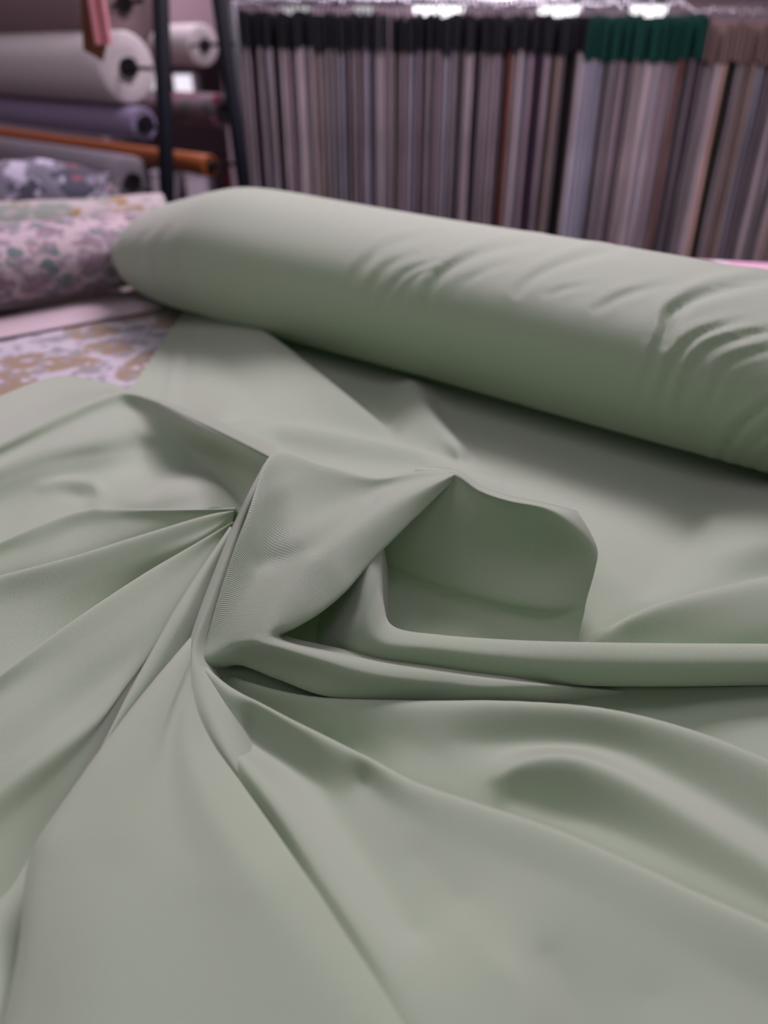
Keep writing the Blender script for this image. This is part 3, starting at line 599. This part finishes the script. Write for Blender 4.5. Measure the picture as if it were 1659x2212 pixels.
# pink cloth sample on a brown board, hanging in front of the white roll
hang = tag(empty('hanging_sample', tuple(Q(205, 90, 1.6))), 'pink cloth hanging over a brown board in front of the white roll', 'fabric sample')
a = Q(180, -60, 1.60); b = Q(243, 96, 1.60)
s_, t_ = np.meshgrid(np.linspace(0, 1, 26), np.linspace(0, 1, 10))
V = np.stack([a[0]+(b[0]-a[0])*s_, 1.60-.005*np.sin(s_*9)-.001*np.sin(s_*21+1)+0*t_, a[2]+(b[2]-a[2])*t_], -1)
V2 = V.copy(); V2[..., 1] += .003
f = gridfaces(10, 26); link('pink_cloth', mesh('pink_cloth', np.vstack([V.reshape(-1, 3), V2.reshape(-1, 3)]), np.vstack([f, gridfaces(10, 26, 260)[:, ::-1]])), hang, PINKC)
bm = bmesh.new(); pts = [Q(170, -60, 1.615), Q(228, -60, 1.615), Q(228, 100, 1.615), Q(221, 133, 1.615), Q(205, 122, 1.615), Q(180, 108, 1.615)]
fr = [bm.verts.new(tuple(p)) for p in pts]; bk = [bm.verts.new((p[0], p[1]+.006, p[2])) for p in pts]
bm.faces.new(fr); bm.faces.new(bk[::-1])
for i in range(6): bm.faces.new((fr[i], bk[i], bk[(i+1) % 6], fr[(i+1) % 6]))
bobj('brown_board', bm, CARD, hang)
bar('hook', Q(205, -60, 1.612), Q(205, -110, 1.612), .003, CHROME, hang)

# pale cartons and shelves seen through the rack
shelf = tag(empty('wall_shelf', (-1.15, 3.3, -.8)), 'pale shelving unit against the back wall, seen through the rack', 'shelf')
SHM = plain('pale_mauve_board', (0.50, 0.40, 0.45), 0.8)
zs = [Q(380, 214, 3.1)[2], Q(380, 432, 3.1)[2], Q(380, 88, 3.1)[2]]
x0s, x1s = Q(225, 200, 3.1)[0], Q(500, 200, 3.1)[0]
for z in zs: boxobj('shelf_board', (x0s, x1s, 3.02, 3.42, z-.02, z), TAUPE, shelf)
boxobj('back_panel', (x0s, x1s, 3.42, 3.44, -.8, .75), SHM, shelf)
for x in (x0s, x1s): boxobj('side_panel', (x-.01, x+.01, 3.0, 3.44, -.8, .75), SHM, shelf)
def carton(pa, pb, zt, lab, Y=3.05, m=WHITEB):
    a = Q(pa, 200, Y)[0]; b = Q(pb, 200, Y)[0]
    zb, zh = zt
    root = tag(empty('carton', ((a+b)/2, Y+.08, zb)), lab, 'box')
    boxobj('body', (a, b, Y, Y+.16, zb, zh-.012), m, root, .003); boxobj('lid', (a-.003, b+.003, Y-.003, Y+.163, zh-.012, zh), m, root, .003)
carton(298, 345, (zs[1]+.001, Q(300, 370, 3.05)[2]), 'white carton low behind the rack, left of the straight post')
carton(376, 424, (zs[1]+.001, Q(400, 372, 3.05)[2]), 'white carton low behind the rack, right of the straight post')
red = tag(boxobj('folded_cloth', (Q(487, 400, 3.05)[0], Q(515, 400, 3.05)[0], 3.05, 3.25, zs[1]+.001, Q(500, 372, 3.05)[2]), plain('crimson_cloth', (.20, .02, .045), .8), None, .008), 'small folded crimson cloth low behind the slanted post', 'fabric')

# ------------------------------------------------------------------ the rail of hanging samples
YR = 2.25
zr = Q(1000, 1, YR)[2]; xl = Q(520, 18, YR)[0]; xr = Q(1900, 18, YR)[0]
rail = tag(empty('sample_rail', ((xl+xr)/2, YR, -.8)), 'chrome rail on stands carrying the long row of hanging samples', 'rail')
bar('rail_tube', (xl-.03, YR, zr), (xr+.03, YR, zr), .011, CHROME, rail)
for x in (xl-.02, xr+.02):
    bar('stand', (x, YR, -.8), (x, YR, zr), .013, CHROME, rail)
    bar('stand_foot', (x, YR-.22, -.787), (x, YR+.40, -.787), .013, CHROME, rail)
rng = random.Random(5)
HD = {'black': plain('black_header_board', (.012, .012, .018), .4), 'green': plain('dark_green_header_board', (.002, .055, .042), .5), 'brown': plain('taupe_header_board', (.21, .145, .13), .7)}
def cloth_mat(name, c):
    m, nt, b = mat(name); L = nt.links.new
    b.inputs['Roughness'].default_value = .85; b.inputs['Specular IOR Level'].default_value = .2
    tc = node(nt, 'ShaderNodeTexCoord'); mp = node(nt, 'ShaderNodeMapping'); mp.inputs['Scale'].default_value = (60, 60, 5); L(tc.outputs['Object'], mp.inputs[0])
    nz = node(nt, 'ShaderNodeTexNoise'); nz.inputs['Scale'].default_value = 1.0; nz.inputs['Detail'].default_value = 4; L(mp.outputs[0], nz.inputs[0])
    rp = node(nt, 'ShaderNodeValToRGB'); rp.color_ramp.elements[0].color = (*[v*.62 for v in c], 1); rp.color_ramp.elements[1].color = (*[min(1, v*1.3) for v in c], 1)
    rp.color_ramp.elements[0].position = .3; rp.color_ramp.elements[1].position = .7
    L(nz.outputs[0], rp.inputs[0]); L(rp.outputs[0], b.inputs['Base Color']); return m
PAL = {'grey': (0.330, 0.289, 0.305), 'mauve grey': (0.388, 0.305, 0.355), 'dark grey': (0.173, 0.148, 0.165), 'pale grey': (0.544, 0.470, 0.495), 'brown grey': (0.314, 0.239, 0.223), 'blue grey': (0.330, 0.338, 0.412),
       'near-black': (0.016, 0.013, 0.013), 'rust brown': (0.214, 0.083, 0.066), 'pale blue grey': (0.495, 0.487, 0.577), 'olive black': (0.045, 0.042, 0.022), 'pinkish beige': (0.660, 0.446, 0.396), 'dark plum': (0.070, 0.045, 0.075)}
MATS = {k: cloth_mat('swatch_'+k.replace(' ', '_').replace('-', '_'), v) for k, v in PAL.items()}
SPECIAL = [(1208, 'near-black'), (1222, 'near-black'), (1245, 'pale blue grey'), (1258, 'pale blue grey'), (1270, 'blue grey'), (1290, 'dark grey'), (1335, 'dark grey'), (1375, 'pale grey'), (1388, 'pale blue grey'), (1401, 'pale grey'), (1414, 'mauve grey'), (1432, 'rust brown'), (1460, 'dark grey'),
           (1472, 'dark plum'), (1483, 'near-black'), (1496, 'grey'), (1510, 'pale grey'), (1522, 'pinkish beige'), (1535, 'olive black'), (1547, 'near-black'), (1570, 'brown grey'), (1590, 'brown grey'), (1610, 'dark grey'), (1625, 'dark grey'), (1090, 'rust brown'), (1147, 'dark plum'), (1700, 'pinkish beige'), (1715, 'pinkish beige'), (567, 'dark plum')]
proto = {}
def sample_mesh(key, hd_h, length):
    # one hanging sample: header board, pleated cloth, ring. local origin at the rail
    if key in proto: return proto[key]
    bm = bmesh.new(); box(bm, -.0042, .0042, -.19, .19, -.028-hd_h, -.028, .0012); me1 = bpy.data.meshes.new('header'); bm.to_mesh(me1); bm.free()
    n, k = 9, 7; V = []
    for s in (1, -1):
        for i in range(k):
            z = -.028-hd_h*.9-(length-hd_h)*i/(k-1)
            for j in range(n):
                y = -.185+.37*j/(n-1); V.append((s*.0032+.0016*math.sin(i*1.1+j*.9+len(proto))*(i/(k-1)), y+.004*math.sin(i*1.7+len(proto)), z))
    f = [tuple(q) for q in gridfaces(k, n)]+[tuple(q)[::-1] for q in gridfaces(k, n, n*k)]
    o = n*k
    for i in range(k-1):
        for j, sgn in ((0, 1), (n-1, -1)):
            a_, b_ = i*n+j, (i+1)*n+j; q = (a_, b_, b_+o, a_+o); f.append(q if sgn > 0 else q[::-1])
    f.append(tuple(range((k-1)*n, k*n))+tuple(range(o+(k-1)*n, o+k*n))[::-1])
    me2 = mesh('swatch', V, f)
    me2.polygons.foreach_set('use_smooth', [True]*len(me2.polygons))
    bm = bmesh.new(); pts = [(0, .016*math.sin(t), .016*math.cos(t)-.004) for t in np.linspace(-2.4, 2.4, 11)]+[(0, 0, -.03)]
    for a_, b_ in zip(pts[:-1], pts[1:]): tube(bm, a_, b_, .0016, n=6, caps=False)
    me3 = bpy.data.meshes.new('hook'); bm.to_mesh(me3); bm.free()
    proto[key] = (me1, me2, me3); return proto[key]
ORD = {}; NTH = 'first second third fourth fifth sixth seventh eighth ninth tenth eleventh twelfth thirteenth fourteenth'.split()
SEC = {'left end': 'row left end', 'left middle': 'left of middle', 'middle': 'beside green headers', 'green-headed': 'right half', 'right end': 'row right end'}
x = 541.0; count = 0
cursor = []
while x < 1880:
    cursor.append(x); x += rng.uniform(9.6, 12.2)
base = ['grey', 'mauve grey', 'grey', 'dark grey', 'mauve grey', 'pale grey', 'brown grey', 'grey', 'blue grey']
for i, px_ in enumerate(cursor):
    if px_ < 1245: hd, hh_ = 'black', .070
    elif px_ < 1470: hd, hh_ = 'green', .088
    elif px_ < 1486: hd, hh_ = 'black', .080
    else: hd, hh_ = 'brown', .080
    tone = base[rng.randrange(9)]
    for sx, tn in SPECIAL:
        if abs(sx-px_) < 6.2: tone = tn
    dz = rng.uniform(-.006, .004)-.014*max(0, (px_-525)/1000)*(1 if hd == 'black' else .7) - (.012 if hd == 'brown' else 0)
    key = (hd, i % 4)
    m1, m2, m3 = sample_mesh(key, hh_, .78)
    p = Q(px_, 18, YR)
    root = empty('fabric_sample', (p[0], YR+rng.uniform(-.006, .006), zr+dz))
    root.rotation_euler = (rng.uniform(-.01, .01), 0, rng.uniform(-.045, .045))
    hw = {'black': 'black', 'green': 'dark green', 'brown': 'taupe'}[hd]
    third = 'left end' if px_ < 760 else 'left middle' if px_ < 1000 else 'middle' if px_ < 1245 else 'green-headed' if px_ < 1470 else 'right end'
    kk = (tone, hw, third); ORD[kk] = ORD.get(kk, 0)+1
    n_ = NTH[min(ORD[kk], 14)-1]
    lab = f'{tone} sample, {n_} of its tone from left, {hw} headers, {SEC[third]}'
    tag(root, lab, 'fabric sample', f'{tone} samples with {hw} headers, {third} section')
    for nm, me, m in (('header', m1, HD[hd]), ('swatch', m2, MATS[tone]), ('hook', m3, CHROME)):
        if not me.materials: me.materials.append(m)
        o = bpy.data.objects.new(nm, me); C.objects.link(o); o.parent = root
        if nm == 'swatch':
            o.material_slots[0].link = 'OBJECT'; o.material_slots[0].material = m
    count += 1

def lightbox(pa, pb, pt, st, lab):
    Y = 3.05; a = Q(pa, 200, Y)[0]; b = Q(pb, 200, Y)[0]; zb = zs[0]+.001; zh = Q(300, pt, Y)[2]
    root = tag(empty('light_box', ((a+b)/2, Y+.08, zb)), lab, 'lamp')
    boxobj('housing', (a, b, Y, Y+.12, zb, zh), WHITEB, root, .003)
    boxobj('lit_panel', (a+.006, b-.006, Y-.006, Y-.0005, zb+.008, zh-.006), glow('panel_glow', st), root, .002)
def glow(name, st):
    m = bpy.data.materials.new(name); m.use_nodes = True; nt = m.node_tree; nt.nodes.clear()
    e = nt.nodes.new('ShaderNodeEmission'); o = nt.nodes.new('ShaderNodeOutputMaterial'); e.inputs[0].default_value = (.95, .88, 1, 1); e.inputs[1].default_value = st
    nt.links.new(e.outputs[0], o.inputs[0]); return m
lightbox(276, 345, 158, .62, 'softly lit white box on the shelf behind the end of the big white roll')
lightbox(376, 420, 158, .95, 'bright white lit box on the shelf between the two rack posts')
# emissive ovals added to make the bright spots just over the rail
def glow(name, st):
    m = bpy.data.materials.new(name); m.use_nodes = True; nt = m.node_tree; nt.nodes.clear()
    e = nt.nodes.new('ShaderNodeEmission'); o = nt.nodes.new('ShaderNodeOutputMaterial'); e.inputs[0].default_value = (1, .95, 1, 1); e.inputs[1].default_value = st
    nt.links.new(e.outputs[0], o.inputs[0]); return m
GL = [glow('oval_glow', 2.6), glow('dim_oval_glow', .55)]
for (lx, ly, w_, h_, g, lab) in ((947, 18, 84, 27, 0, 'bright glowing oval added above the middle of the hanging samples'), (1210, 18, 72, 27, 0, 'bright glowing oval added left of the dark green headers'),
                        (1404, 18, 58, 29, 0, 'bright glowing oval added above the dark green headers'), (638, 17, 50, 22, 1, 'dim glowing oval added above the left end of the samples'), (787, 17, 34, 18, 1, 'small dim glowing oval added left of the middle bright oval')):
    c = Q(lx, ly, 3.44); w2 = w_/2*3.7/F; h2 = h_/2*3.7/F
    root = tag(empty('glowing_oval', tuple(c)), lab, 'lamp')
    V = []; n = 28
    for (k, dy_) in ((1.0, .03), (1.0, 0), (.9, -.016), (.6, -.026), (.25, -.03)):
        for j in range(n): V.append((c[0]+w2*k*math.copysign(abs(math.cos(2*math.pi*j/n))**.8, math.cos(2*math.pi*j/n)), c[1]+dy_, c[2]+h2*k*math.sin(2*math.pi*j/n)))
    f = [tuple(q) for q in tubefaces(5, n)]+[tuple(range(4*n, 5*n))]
    link('glow_shell', mesh('glow_shell', V, f), root, GL[g])
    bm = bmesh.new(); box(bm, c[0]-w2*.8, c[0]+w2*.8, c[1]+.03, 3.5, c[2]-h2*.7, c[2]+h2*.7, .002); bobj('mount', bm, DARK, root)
